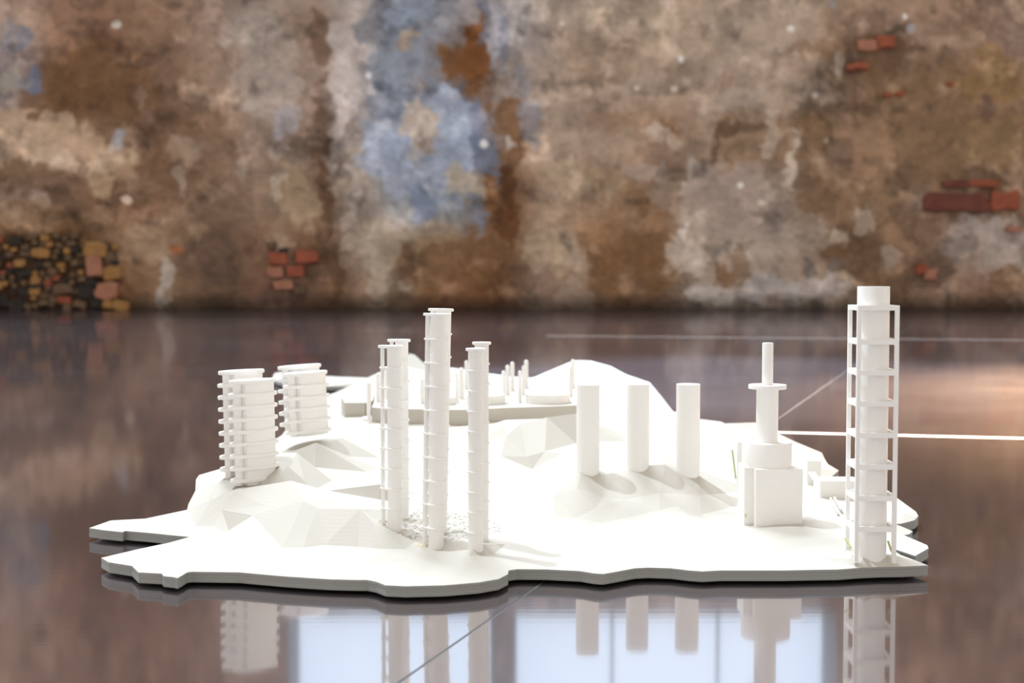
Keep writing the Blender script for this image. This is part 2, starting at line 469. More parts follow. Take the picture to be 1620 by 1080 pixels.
# spots with a shape of their own: x, y, rx, ry, angle, r, g, b, strength, edge roughness
SPOTS = '''
625 90 38 100 5 130 138 150 .7 .9
600 30 26 40 0 105 108 115 .6 .9
655 20 30 40 0 128 138 152 .7 .9
690 150 40 50 20 118 128 145 .6 1
720 110 40 38 10 100 82 66 .8 1
752 85 22 46 5 112 70 38 .9 .8
740 105 40 34 25 116 78 48 .7 1
700 112 18 14 0 120 88 60 .4 1
722 128 14 8 0 92 96 108 .5 1.2
700 146 30 10 -5 92 98 112 .7 1
640 115 45 35 0 140 148 160 .5 1
650 60 12 34 10 160 142 120 .7 .9
620 160 22 20 0 108 116 130 .7 1
600 155 16 34 5 110 118 132 .6 1
705 180 45 40 0 150 160 176 .8 .9
735 215 26 46 0 152 163 180 .8 .8
770 245 14 48 -14 104 112 130 .75 .8
760 190 12 30 -8 112 118 136 .7 .9
666 205 36 36 0 172 160 146 .9 .9
670 222 14 16 0 152 138 126 .8 .8
610 240 44 50 0 146 156 174 .7 1
645 285 40 34 0 150 158 172 .7 1
690 260 30 40 0 148 158 174 .6 1
740 290 34 28 0 172 160 142 .8 1
670 330 26 34 20 116 126 146 .8 1.2
700 320 40 12 -10 122 132 150 .5 1.3
745 330 9 40 -15 126 132 146 .6 1.1
760 345 10 20 -20 122 130 146 .6 1
770 300 12 30 0 132 92 60 .8 1
800 310 14 60 2 98 64 38 .7 .8
812 360 12 34 0 90 58 34 .7 .8
805 195 22 60 5 118 86 58 .7 .9
808 219 10 12 0 168 158 148 .9 .5
795 130 8 60 18 160 146 132 .6 .8
785 60 10 60 0 160 162 170 .6 .9
797 70 8 50 0 108 112 122 .6 .9
765 20 10 44 0 98 104 116 .6 .9
840 200 14 34 -15 128 132 146 .5 1.2
835 130 16 20 0 130 134 146 .4 1
508 60 12 60 0 104 82 66 .7 .8
505 200 10 60 0 98 76 60 .6 .8
512 330 12 110 2 96 72 54 .8 .8
530 430 12 60 -4 88 64 46 .6 .8
535 200 14 90 4 182 172 164 .6 .9
545 110 20 90 0 186 178 172 .6 1
555 310 12 80 4 176 164 152 .5 1
596 420 14 60 -8 172 160 144 .5 1
640 440 14 14 0 178 166 154 .7 .8
700 420 70 40 0 118 86 58 .6 1
600 390 40 40 0 158 146 128 .5 1
680 375 40 24 0 152 136 112 .5 1
420 90 40 70 0 166 152 140 .5 1.1
400 40 44 40 0 160 148 138 .5 1
440 160 30 50 10 172 160 150 .5 1.1
455 190 20 30 0 160 158 162 .6 1
445 280 10 9 0 178 162 142 .8 .5
436 300 8 22 0 182 166 146 .6 .7
475 310 28 60 0 158 138 112 .6 .9
440 240 20 14 0 170 156 142 .6 .8
465 250 18 12 0 118 104 92 .5 1
382 265 8 20 0 168 154 138 .5 .8
300 240 14 18 0 164 144 122 .6 .9
290 232 30 14 0 150 130 112 .5 1
285 280 10 20 -10 164 148 130 .6 .9
222 145 10 16 0 160 146 134 .7 .8
245 90 40 50 0 112 88 72 .4 1
110 160 60 70 0 100 72 48 .6 .9
150 90 60 45 0 106 78 54 .6 1
190 140 50 40 30 108 80 56 .5 1
35 70 14 24 0 122 124 134 .7 .9
15 60 10 34 0 128 128 136 .6 1
50 130 22 13 -5 104 110 128 .8 .9
20 128 22 14 0 150 142 130 .6 .9
70 205 70 34 8 174 150 126 .8 .8
80 245 34 24 10 186 162 138 .8 .7
130 235 36 34 -10 168 142 116 .7 .9
160 285 14 34 -25 168 144 116 .7 .8
188 222 10 20 10 130 132 140 .8 .7
190 250 22 26 -10 166 142 114 .6 .8
175 262 30 9 -20 172 150 124 .6 .8
60 185 16 9 0 106 78 60 .7 .9
30 270 70 14 5 104 82 60 .6 1
100 285 36 14 0 116 90 72 .5 1
66 315 10 20 0 166 148 134 .6 .9
40 340 60 14 0 136 110 84 .5 1
60 405 110 44 0 74 54 36 .8 .6
60 440 110 34 0 66 48 34 .8 .6
158 340 22 20 20 150 122 98 .7 .9
198 316 8 8 0 188 170 152 .9 .5
215 296 30 14 0 140 116 94 .5 .9
256 440 14 40 -4 172 160 148 .8 .8
225 395 34 26 0 150 126 102 .6 1
320 405 38 40 0 98 78 64 .6 .9
340 420 30 24 0 92 74 62 .5 1
275 395 10 6 0 150 92 58 .8 .7
455 430 46 52 10 108 84 68 .8 .7
438 385 22 14 0 134 114 94 .7 .8
455 470 30 20 0 90 70 60 .6 .9
187 38 7 7 0 200 190 178 .9 .3
890 270 24 14 0 176 158 134 .8 .6
885 275 36 22 0 162 142 118 .5 .8
905 300 18 14 0 164 144 120 .6 .9
945 280 30 20 20 160 138 112 .5 1.1
880 390 30 34 0 166 146 122 .6 1
900 400 24 20 15 174 156 134 .6 .9
915 440 24 40 -10 156 138 122 .6 1
850 400 14 40 -8 164 146 124 .6 .9
960 420 60 60 0 118 86 58 .6 1
1000 350 40 60 0 134 104 76 .5 1
1030 400 40 60 0 114 84 56 .6 1
1000 190 50 20 0 148 118 92 .5 1
1060 205 16 14 0 122 88 62 .7 .9
1035 210 16 14 0 172 156 140 .8 .8
1065 220 20 12 0 172 158 142 .6 .9
1030 265 34 16 -10 166 152 140 .6 1
1050 300 30 20 0 150 136 122 .5 1
1100 260 18 14 0 176 166 154 .7 .9
1115 285 34 9 -12 198 190 180 .9 .8
1084 345 9 30 6 196 188 178 .9 .8
1075 330 14 26 0 160 140 122 .6 .9
1080 395 26 30 20 182 170 156 .7 1
1165 325 74 66 0 154 138 126 .8 .5
1140 300 50 40 0 148 132 120 .5 .8
1255 260 9 46 -6 186 172 156 .8 .8
1240 230 14 20 0 130 108 86 .7 .8
1215 215 10 40 20 176 160 142 .6 .8
1160 225 34 40 20 140 116 92 .8 .6
1150 200 26 10 -8 96 76 58 .8 .7
1132 230 7 34 4 100 80 62 .8 .7
1175 230 24 12 -25 116 98 78 .7 .7
1190 200 22 8 0 92 74 58 .7 .7
1120 195 14 34 0 160 144 128 .5 .9
1290 210 24 28 0 116 92 68 .8 .7
1290 300 18 60 -6 112 88 66 .7 .9
1340 390 34 30 30 104 80 58 .8 .8
1370 420 30 18 30 112 88 66 .6 .9
1370 350 14 26 0 168 154 138 .6 .9
1325 370 18 9 20 172 160 144 .6 .9
1200 380 80 30 0 166 152 138 .5 1.1
1140 430 30 20 0 116 90 66 .8 .8
1115 430 18 30 0 178 166 152 .7 .9
1120 462 44 14 0 188 178 168 .8 .8
1172 398 16 7 10 192 182 172 .8 .7
1170 420 12 26 0 124 100 78 .6 .8
1225 455 50 20 0 160 154 150 .7 .9
1290 460 50 18 0 162 154 148 .7 .9
1286 425 20 12 20 106 96 88 .8 .8
1327 422 10 12 0 100 90 84 .8 .8
1345 440 22 8 30 176 160 140 .6 .8
1410 410 20 20 0 172 158 142 .6 .9
1480 420 36 26 0 104 84 68 .7 .9
1520 390 34 20 0 122 112 104 .6 1
1560 360 50 20 0 168 156 146 .7 1
1590 395 40 30 0 166 154 144 .6 1
1500 460 60 16 0 136 112 94 .6 .9
1600 440 26 18 0 110 84 62 .7 .9
1385 85 60 36 -8 98 76 58 .85 .6
1350 105 24 20 0 92 74 60 .8 .6
1420 48 30 10 -12 84 70 58 .8 .7
1325 100 8 26 0 158 146 132 .7 .8
1290 75 40 14 0 130 104 80 .6 .9
1440 45 9 7 0 150 150 150 .8 .5
1370 165 16 9 0 98 76 58 .8 .7
1450 130 80 30 0 120 96 70 .5 1.1
1570 120 50 34 0 130 102 66 .6 1.1
1510 65 60 12 -4 158 136 116 .6 .8
1590 60 40 30 0 112 92 80 .5 1
1575 215 50 34 0 140 114 82 .6 1.1
1565 170 14 12 0 100 80 68 .7 .8
1500 270 60 16 -4 110 88 66 .6 .9
1462 310 18 22 0 112 94 80 .8 .7
1535 275 60 10 0 92 72 56 .7 .8
1455 300 30 12 0 118 98 80 .5 .9
1335 255 14 14 0 112 94 80 .6 .8
1240 150 60 30 0 168 152 136 .4 1
1150 140 14 20 0 134 110 90 .6 .9
1175 160 40 14 0 166 152 138 .5 .9
1050 60 80 70 0 164 146 126 .4 1
950 80 60 50 0 146 126 106 .4 1
1020 135 34 16 0 168 152 136 .5 .9
1480 240 40 40 0 122 98 74 .4 1
930 145 6 5 0 190 172 152 .8 .4
1250 45 5 5 0 214 206 194 .9 .3
1430 25 5 5 0 214 206 194 .9 .3
1077 94 5 5 0 204 196 184 .9 .3
1290 150 5 5 0 200 190 178 .9 .3
1173 293 5 5 0 214 206 196 .9 .3
767 228 6 6 0 226 226 228 .95 .2
583 118 5 5 0 200 200 202 .9 .3
1006 140 4 4 0 196 182 164 .9 .3
889 36 4 4 0 196 186 172 .9 .3
1068 140 5 5 0 196 184 168 .8 .3
1308 222 4 4 0 196 182 164 .8 .3
1205 320 5 5 0 190 178 166 .8 .3
'''
K = YW / 2000.0


def wall_xy(px, py):
    p = PY(px, py, YW)
    return p.x, p.z


gx = np.concatenate([np.linspace(-3200, -80, 60)[:-1], np.arange(-80, 1700, 2.2), np.linspace(1702, 4800, 60)])
gy = np.concatenate([np.linspace(-1900, -230, 40)[:-1], np.arange(-230, 492, 2.2), [494, 520]])
X, Yp = np.meshgrid(gx, gy)
wx = X + 16 * fbm(X, Yp, 60, 1) + 6 * fbm(X, Yp, 15, 21)
wy = Yp + 16 * fbm(X, Yp, 60, 2) + 6 * fbm(X, Yp, 15, 22)
num = np.zeros(X.shape + (3,)); den = np.zeros(X.shape) + 1e-9
for yy, s in ROWS.items():
    for it in s.split(';'):
        x0, r, g, b_ = map(float, it.split())
        sx, sy = (44, 46) if yy > 0 else (110, 70)
        w = np.exp(-((wx - x0) / sx) ** 2 - ((wy - yy) / sy) ** 2)
        num += w[..., None] * np.array([r, g, b_])
        den += w
# beyond the patches that were read off, the plaster drifts on as plain brown
far = fbm(X, Yp, 240, 5)
basec = np.stack([142 + 22 * far, 117 + 22 * far, 97 + 22 * far], -1)
wb = 0.004
col = (num + wb * basec) / (den + wb)[..., None]
# flaked coats: thin layers with broken edges, here and there lighter or darker than the plaster round them
for sd_, cell, thr, dv_ in ((71, 60, 0.14, 1.10), (81, 52, 0.15, 0.86), (91, 26, 0.18, 1.10), (101, 24, 0.18, 0.87)):
    nn = fbm(X + 8 * fbm(X, Yp, 24, sd_ + 5), Yp * 0.85, cell, sd_, 4, 0.5)
    where = np.clip(fbm(X, Yp, 170, sd_ + 7, 3) * 3 + 0.4, 0, 1)
    fm = np.clip((nn - thr) / 0.06, 0, 1) * where
    col *= (1 + (dv_ - 1) * fm)[..., None]
    rim = np.clip(1 - np.abs(nn - thr) / 0.035, 0, 1) * where
    col *= (1 + (0.06 if dv_ > 1 else -0.10) * rim)[..., None]
QX = 20 * fbm(X, Yp, 36, 201, 4, 0.6)
QY = 20 * fbm(X, Yp, 36, 211, 4, 0.6)
for ln in SPOTS.strip().split('\n'):
    x0, y0, rx, ry, an, r, g, b_, al, ed = map(float, ln.split())
    ii = np.where(np.abs(gy - y0) < 3 * max(rx, ry) + 20)[0]
    jj = np.where(np.abs(gx - x0) < 3 * max(rx, ry) + 20)[0]
    if len(ii) == 0 or len(jj) == 0: continue
    sl = (slice(ii[0], ii[-1] + 1), slice(jj[0], jj[-1] + 1))
    wq = 1.0 if min(rx, ry) > 8 else 0.15
    ux, uy = X[sl] + wq * QX[sl], Yp[sl] + wq * QY[sl]
    sd_ = int(x0 * 7 + y0 * 3)
    sc_ = max(6.0, min(rx, ry) * 1.1)
    d0 = fbm(ux, uy, sc_, sd_, 4, 0.6)
    ca, sa = math.cos(math.radians(an)), math.sin(math.radians(an))
    lx = (ux - x0) * ca + (uy - y0) * sa
    ly = -(ux - x0) * sa + (uy - y0) * ca
    d = np.sqrt((lx / rx) ** 2 + (ly / ry) ** 2) + ed * 1.05 * d0
    mk = np.clip((1.22 - d) / 0.42, 0, 1)
    mk = (mk * mk * (3 - 2 * mk) * min(1.0, al * 1.08))[..., None]
    col[sl] = col[sl] * (1 - mk) + mk * np.array([r, g, b_])
# grain, drips and grime
n1 = fbm(X, Yp, 34, 31, 5, 0.7)
n2 = fbm(X, Yp * 0.25, 18, 41, 4, 0.6)
val = 1 + 0.15 * n1 + 0.08 * n2
col = col * val[..., None]
n3 = fbm(X, Yp, 50, 51, 5, 0.65)
col += (np.clip(n3 - 0.18, 0, 1) * 90)[..., None] * np.array([1, 0.97, 0.93])
n4 = fbm(X + QX, Yp, 44, 61, 5, 0.65)
col *= (1 - np.clip(n4 - 0.2, 0, 1) * 0.7)[..., None]
# contact shading along the wall's foot, darkened into the colour
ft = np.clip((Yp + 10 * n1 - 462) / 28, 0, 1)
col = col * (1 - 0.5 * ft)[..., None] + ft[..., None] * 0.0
col = np.clip(col, 8, 240)
lin = np.where(col / 255 <= 0.04045, col / 255 / 12.92, ((col / 255 + 0.055) / 1.055) ** 2.4)
lin = np.clip(lin * np.array([1.42, 1.43, 1.50]), 0, 0.9)
nyr, nxr = X.shape
PXs = np.array([wall_xy(x, 300)[0] for x in gx])
PZs = np.array([wall_xy(810, y)[1] for y in gy])
PZs = np.maximum(PZs, -0.02)
depth = 0.012 * n1 + 0.008 * n3
vv = np.zeros((nyr * nxr, 3))
vv[:, 0] = np.tile(PXs, nyr)
vv[:, 1] = (YW + 0.012 - depth).ravel()
vv[:, 2] = np.repeat(PZs, nxr)
# window openings high in the wall, above the photograph's frame
WINS = [(446, 785, -560, -8), (806, 1335, -620, -6)]
ii, jj = np.meshgrid(np.arange(nyr - 1), np.arange(nxr - 1), indexing='ij')
cx = (gx[jj] + gx[jj + 1]) / 2; cy = (gy[ii] + gy[ii + 1]) / 2
keep = np.ones(ii.shape, bool)
for x0, x1, y0, y1 in WINS:
    keep &= ~((cx > x0) & (cx < x1) & (cy > y0) & (cy < y1))
ii, jj = ii[keep], jj[keep]
q_ = np.stack([ii * nxr + jj, (ii + 1) * nxr + jj, (ii + 1) * nxr + jj + 1, ii * nxr + jj + 1], -1)
me = bpy.data.meshes.new('wall_back')
me.vertices.add(len(vv)); me.vertices.foreach_set('co', vv.ravel())
me.loops.add(q_.size); me.loops.foreach_set('vertex_index', q_.ravel().astype(np.int32))
me.polygons.add(len(q_)); me.polygons.foreach_set('loop_start', np.arange(0, q_.size, 4, dtype=np.int32))
me.polygons.foreach_set('use_smooth', np.ones(len(q_), bool))
me.update(calc_edges=True)
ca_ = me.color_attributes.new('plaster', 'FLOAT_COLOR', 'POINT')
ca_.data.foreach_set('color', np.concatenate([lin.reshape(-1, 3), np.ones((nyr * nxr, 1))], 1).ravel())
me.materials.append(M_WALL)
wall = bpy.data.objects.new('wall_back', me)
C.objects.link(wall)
tag(wall, kind='structure')
# the masonry body behind the plaster
for k, (x0, x1, y0, y1) in enumerate(WINS):
    xa, zt = wall_xy(x0, y0); xb, zb = wall_xy(x1, y1)
    xa -= .01; xb += .01; zb -= .01; zt += .01
    w = MB()
    t = 0.05
    yb, yf = YW + 0.22, YW + 0.02
    for bx in ((xa - t, xa, zb - t, zt + t), (xb, xb + t, zb - t, zt + t), (xa, xb, zb - t, zb), (xa, xb, zt, zt + t)):
        w.box(bx[0], bx[1], yf, yb, bx[2], bx[3])
    fo = w.obj('window_%d' % (k + 1), M_FRAME)
    tag(fo, kind='structure')
    n = 2 + k
    for a_ in range(n):
        for b2 in range(3):
            p0 = xa + (xb - xa) * a_ / n; p1 = xa + (xb - xa) * (a_ + 1) / n
            r0 = zb + (zt - zb) * b2 / 3; r1 = zb + (zt - zb) * (b2 + 1) / 3
            MB().box(p0 + .004, p1 - .004, yb - .02, yb - .012, r0 + .008, r1 - .008).obj('pane', M_PANE, fo)
    mb = MB()
    for a_ in range(1, n):
        xm = xa + (xb - xa) * a_ / n
        mb.box(xm - .004, xm + .004, yb - .03, yb, zb, zt)
    for b2 in (1, 2):
        zz = zb + (zt - zb) * b2 / 3
        mb.box(xa, xb, yb - .028, yb - .002, zz - .008, zz + .008)
    mb.obj('glazing_bar', M_FRAME, fo)


def wall_piece(name, px, py, w, h, mat, proud=0.012, ang=0, seed=0):
    """a stone or brick that shows through the plaster: chipped, bevelled block"""
    r = random.Random(seed)
    x, z = wall_xy(px, py)
    hw, hh = w * K / 2, h * K / 2
    e = 0.16
    base_ = [(-1 + e, -1), (0, -1), (1 - e, -1), (1, -1 + 2 * e), (1, 1 - 2 * e), (1 - e, 1), (.1, 1), (-1 + e, 1), (-1, 1 - 2 * e), (-1, -1 + 2 * e)]
    n = len(base_)
    ring = [(hw * (x_ + r.uniform(-.14, .12)), hh * (y_ + r.uniform(-.28, .22))) for x_, y_ in base_]
    ca, sa = math.cos(math.radians(ang)), math.sin(math.radians(ang))
    ring = [(a * ca - b * sa, a * sa + b * ca) for a, b in ring]
    bev = min(hw, hh) * 0.18
    v, f = [], []
    for sc, dy in ((1, 0.03), (1, -proud + bev), (1 - bev / max(hh, 1e-6) * 0.8, -proud)):
        for a, b in ring:
            v.append((a * sc, dy, b * sc))
    for k in range(2):
        for i in range(n):
            j = (i + 1) % n
            f.append((k * n + i, k * n + j, (k + 1) * n + j, (k + 1) * n + i))
    f.append(tuple(2 * n + i for i in range(n)))
    return new_obj(name, v, f, mat, wall, loc=(x, YW, z))


# bricks laid bare on the right and left
BR = [(1516, 320, 100, 29, M_BRICKD), (1591, 318, 46, 30, M_BRICK),
      (1514, 291, 44, 12, M_BRICKD), (1556, 289, 48, 12, M_BRICK),
      (1372, 72, 30, 17, M_BRICKP), (1402, 66, 30, 20, M_BRICK), (1362, 104, 24, 11, M_BRICK), (1346, 106, 12, 9, M_BRICK),
      (1405, 150, 16, 6, M_BRICK), (1424, 148, 14, 7, M_BRICK), (1503, 133, 10, 6, M_BRICK),
      (1458, 425, 18, 15, M_BRICK), (1472, 434, 20, 17, M_BRICKP), (1604, 362, 24, 8, M_BRICKP),
      (440, 408, 28, 18, M_BRICK), (484, 405, 34, 20, M_BRICK), (436, 430, 26, 16, M_BRICKP), (468, 428, 26, 16, M_BRICK),
      (448, 450, 30, 14, M_BRICKP), (474, 458, 18, 12, M_BROWNST), (430, 388, 16, 10, M_BROWNST), (448, 396, 12, 8, M_BLACKST)]
for i, (x, y, w, h, m) in enumerate(BR):
    wall_piece('brick', x, y, w, h, m, 0.008, random.uniform(-3, 3), 100 + i)
# rough stonework laid bare at the lower left corner
k = 0
pl_ = []
rr_ = random.Random(5)
for t in range(2600):
    x = rr_.uniform(-40, 185); y = rr_.uniform(372, 486)
    if x > 120 and y < 385 or len(pl_) > 130: continue
    w = rr_.choice([9, 12, 16, 22, 30]); h = w * rr_.uniform(.4, .75) + 2
    if any(abs(x - a) < (w + c) * .45 and abs(y - b) < (h + d) * .45 for a, b, c, d in pl_): continue
    pl_.append((x, y, w, h))
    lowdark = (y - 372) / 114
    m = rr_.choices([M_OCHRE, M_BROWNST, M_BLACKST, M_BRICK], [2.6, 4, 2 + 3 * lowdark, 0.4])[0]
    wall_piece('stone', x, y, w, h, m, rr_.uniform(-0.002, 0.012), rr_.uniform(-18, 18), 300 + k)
    k += 1
for x, y, w, h, m in ((150, 420, 26, 34, M_BRICKP), (170, 460, 34, 24, M_BRICKP), (192, 482, 24, 14, M_OCHRE), (152, 395, 34, 26, M_OCHRE)):
    wall_piece('stone', x, y, w, h, m, 0.014, random.uniform(-8, 8), k); k += 1

# ------------------------------------------------------------------ island
ZT, ZB = 0.0040, 0.0010            # slab top and underside: it floats on feet
OUT = '''160 882;172 889;209 895;219 905;256 907;259 911;275 912.6;281 914;288 910;296 905;304 904;340 904.5;378 905;446 911;490 914;523 916;564 917;581 917;596 920;610 925.5;642 927;703 925.5;757 921;789 915.5;803.5 908;804.5 902;818 900;864 900.4;918 903;939 906.5;954 907.6;975 904;1004 898.6;1025 897.5;1061 898.6;1090 902;1111 903.6;1140 902;1171 902;1240 902;1290 901;1324 900.6;1359 898;1393 896.5;1427 896;1468.5 894
1424 877;1408 866;1448 879;1469 867;1467 862;1430 846;1438 845;1444 840;1424 831.5;1405 829.5;1426 828;1447 822.5;1453 816;1449 809;1420 788;1370 768;1342 760;1312 757;1327 744;1310 734;1306 728;1300 716;1261 700;1239 692;1205 690;1174 682;1140 667;1106 663;1065 651;1030 632;1000 618;950 606;880 600;800 598;700 597;640 597;593 598;544 596;500 594;450 587;434 590;430 600;455 608;520 611;556 612;564 616;530 621;500 632 .85;470 655 .72;446 688 .617;432 697 .595;400 715 .54;367 735 .50;340 745 .482;315 751 .47;310 758 .462;309 776 .452;298 797 .436;296 806 .428;297 818;230 820;175 823;141 835;165 838.5;194 841.5;198 839.5;240 843;268 846;300 849;268 858;220 868'''
outline = []
for it in OUT.replace('\n', ';').split(';'):
    t = list(map(float, it.split()))
    outline.append(PZ(t[0], t[1], ZT) if len(t) == 2 else PY(*t))
# height points read off the model: x, y, distance
INN = '''
365 854 .3985;409 891 .363;447 867 .378;490 833 .3855;503 804 .393;515 775 .417;534 799 .43;561 770.5 .434;600 766 .434;600 795 .43;640 797 .425;570 804.5 .393;590 826 .3865;566 865 .381;602 868 .377;480 866 .378
498 739 .48;600 741 .50;600 724 .52;550 722 .51;525 760 .45
370 775 .416;335 790 .426;345 764 .442;440 716 .457;470 716 .452;500 700 .49;540 692 .52;460 760 .41;480 792 .395;420 800 .402;400 815 .400;340 832 .402;310 832 .412;250 880 .383;300 880 .378;390 765 .44;420 735 .448;430 770 .43;205 893 .366;255 900 .362;405 735 .49;470 690 .53
520 880 .370;560 893 .362;640 893 .362;640 868 .378;700 870 .377;720 900 .359;780 880 .371;690 848 .386;620 838 .391;755 861 .3725;800 860 .378;850 850 .387;800 825 .405;760 822 .41;700 815 .407;645 808 .407;850 880 .368;900 870 .376;960 870 .377
640 742 .50;700 760 .47;740 745 .49;700 720 .53;640 690 .57;760 700 .55;580 668 .60;545 664 .61;640 668 .595;720 675 .585;740 720 .53;720 790 .44;660 780 .45
784 772 .47;829 794.5 .445;875 785 .435;842 742 .525;865 752 .51;910 654 .55;865 660 .548;824 670 .548;798 671 .55;792 721 .525;833 722 .53;862 714 .53;912 701 .54;878 818 .422;909 835.5 .412;953 827 .421
920 746 .446;913 772 .438;911 819 .425;930 738 .452;958 751 .447;955 785 .437;978 757 .445;987 790 .434;1015 737 .452;1053 734 .452;1069 729 .456;1044 779 .439;1107 783 .440;1071 800 .432;1109 814 .428;1135 832 .411;1102 841 .399;1113 879 .372;1038 880 .371;1000 850 .39;1105 752 .45;1150 780 .45;1165 800 .44;950 727 .485;1000 727 .485;1050 727 .485;930 700 .52;990 690 .56;1040 700 .55;1100 720 .52;1060 745 .475
912 570 .85;935 570.5 .85;966 579 .85;990 592 .84;1028 605 .82;1047 628 .80;852 599 .88;901 573 .86;940 640 .70;1000 655 .69;1060 676 .63;880 625 .72;960 610 .77;1020 640 .74;980 680 .60;1100 690 .62
1140 690 .60;1165 700 .58;1195 668 .643;1140 730 .52;1160 760 .475;1200 740 .53;1250 740 .53;1290 765 .49;1230 715 .60;1270 720 .57;1290 740 .525
1180 818 .42;1200 840 .398;1270 830 .402;1240 850 .390;1300 815 .418;1340 830 .405;1280 800 .435;1320 800 .438;1350 790 .452;1200 870 .377;1260 880 .370;1330 875 .371;1345 868 .366;1420 880 .361;1400 850 .388;1390 820 .412;1380 880 .358;1365 884 .357;1410 884 .358;1440 862 .382;1430 812 .43;1400 800 .45;1160 850 .391;1150 880 .3715
648 559 .93;656 561 .93;670 577 .93;690 592 .92;630 575 .92;720 598 .90;600 602 .95;560 606 .97;500 602 1.0;760 600 .90;620 610 .88;580 625 .80;640 620 .80;720 625 .78;800 625 .78;860 640 .70;540 640 .74;510 665 .62;560 655 .64'''
inner = []
for it in INN.replace('\n', ';').split(';'):
    if it.strip():
        t = list(map(float, it.split()))
        inner.append(PY(*t))
n0 = len(outline)
allp = outline + inner
vco = [Vector((p.x, p.y)) for p in allp]
edges = [(i, (i + 1) % n0) for i in range(n0)]
res = delaunay_2d_cdt(vco, edges, [list(range(n0))], 1, 1e-6)
rv, rf, orig = res[0], res[2], res[3]
zs = []
for i, p in enumerate(rv):
    if orig[i]:
        zs.append(max(allp[orig[i][0]].z, ZT))
    else:
        zs.append(ZT)
TV = [(p.x, p.y, z) for p, z in zip(rv, zs)]
def tri_z(x, y):
    for f in rf:
        a, b, c = (TV[i] for i in f[:3])
        d = (b[1] - c[1]) * (a[0] - c[0]) + (c[0] - b[0]) * (a[1] - c[1])
        if abs(d) < 1e-14: continue
        l1 = ((b[1] - c[1]) * (x - c[0]) + (c[0] - b[0]) * (y - c[1])) / d
        l2 = ((c[1] - a[1]) * (x - c[0]) + (a[0] - c[0]) * (y - c[1])) / d
        if min(l1, l2, 1 - l1 - l2) > 0.04:
            return l1 * a[2] + l2 * b[2] + (1 - l1 - l2) * c[2]
    return None


# low facets between the points that were read off
r_ = random.Random(21)
extra = []
while len(extra) < 230:
    y = 0.355 + (1.0 - 0.355) * r_.random() ** 1.7
    x = r_.uniform(-0.15, 0.15) * (1 + (y - .4) * .6)
    z = tri_z(x, y)
    if z is None: continue
    if min((x - q.x) ** 2 + (y - q.y) ** 2 for q in allp + extra) < (0.0065 * (y / .4)) ** 2: continue
    extra.append(Vector((x, y, z + (r_.uniform(-0.0006, 0.0008) if z > ZT + .0006 else r_.uniform(0.0001, 0.0010)) * (y / .4))))
allp = allp + extra
vco = [Vector((p.x, p.y)) for p in allp]
res = delaunay_2d_cdt(vco, edges, [list(range(n0))], 1, 1e-6)
rv, rf, orig = res[0], res[2], res[3]
zs = [max(allp[orig[i][0]].z, ZT) if orig[i] else ZT for i in range(len(rv))]
TV = [(p.x, p.y, z) for p, z in zip(rv, zs)]
# orientation up
TF = []
for f in rf:
    a, b, c = (Vector(TV[i]) for i in f[:3])
    TF.append(tuple(f) if (b - a).cross(c - a).z > 0 else tuple(reversed(f)))


def ground(x, y):
    for f in TF:
        a, b, c = (TV[i] for i in f[:3])
        d = (b[1] - c[1]) * (a[0] - c[0]) + (c[0] - b[0]) * (a[1] - c[1])
        if abs(d) < 1e-14: continue
        l1 = ((b[1] - c[1]) * (x - c[0]) + (c[0] - b[0]) * (y - c[1])) / d
        l2 = ((c[1] - a[1]) * (x - c[0]) + (a[0] - c[0]) * (y - c[1])) / d
        l3 = 1 - l1 - l2
        if min(l1, l2, l3) > -1e-6:
            return l1 * a[2] + l2 * b[2] + l3 * c[2]
    return ZT


isl = thing('island_model', (0, 0.45, ZB), 'white printed landscape model of an island with ragged coast on the polished floor', 'model')
isl_off = Vector((0, -0.45, -ZB))


def ipart(name, verts, faces, mat, smooth=False):
    return new_obj(name, [tuple(Vector(v) + isl_off) for v in verts], faces, mat, isl, smooth)


# facetted relief
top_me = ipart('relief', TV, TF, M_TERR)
# slab side with its print layers: small steps
sv, sf = [], []
bz = [None, 0.72, 0.70, 0.44, 0.42, 0.0]
oi = []
for i in range(n0):
    # find matching output vertex
    for k, og in enumerate(orig):
        if i in og:
            oi.append(k); break
cen = Vector((0, 0.45, 0))
nrm = []
for i in range(n0):
    p0, p1 = outline[i - 1], outline[(i + 1) % n0]
    t = Vector((p1.x - p0.x, p1.y - p0.y, 0)).normalized()
    nrm.append(Vector((t.y, -t.x, 0)))
offs = [0, 0, 0.00012, 0.00012, 0, 0]
for i in range(n0):
    zt = TV[oi[i]][2]
    for k in range(6):
        z = zt if k == 0 else ZB + (ZT - ZB) * bz[k]
        p = Vector((outline[i].x, outline[i].y, z)) - nrm[i] * offs[k]
        sv.append(tuple(p))
for i in range(n0):
    j = (i + 1) % n0
    for k in range(5):
        sf.append((i * 6 + k, i * 6 + k + 1, j * 6 + k + 1, j * 6 + k))
bo = len(sv)
for i in range(n0):
    sv.append((outline[i].x, outline[i].y, ZB))
for f in TF:
    pass
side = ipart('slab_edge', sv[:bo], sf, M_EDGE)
tag(side, 'white slab edge darkened for the shade between fine print layers')
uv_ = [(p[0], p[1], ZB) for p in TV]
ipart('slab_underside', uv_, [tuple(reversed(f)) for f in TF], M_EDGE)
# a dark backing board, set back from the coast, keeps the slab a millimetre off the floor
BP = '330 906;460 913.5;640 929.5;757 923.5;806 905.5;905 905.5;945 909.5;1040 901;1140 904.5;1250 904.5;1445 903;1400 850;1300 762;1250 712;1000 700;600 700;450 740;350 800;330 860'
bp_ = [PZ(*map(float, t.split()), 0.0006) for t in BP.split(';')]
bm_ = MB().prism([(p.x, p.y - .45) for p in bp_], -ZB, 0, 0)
tag(bm_.obj('backing_board', M_DARK, isl), 'dark green backing board under the slab')


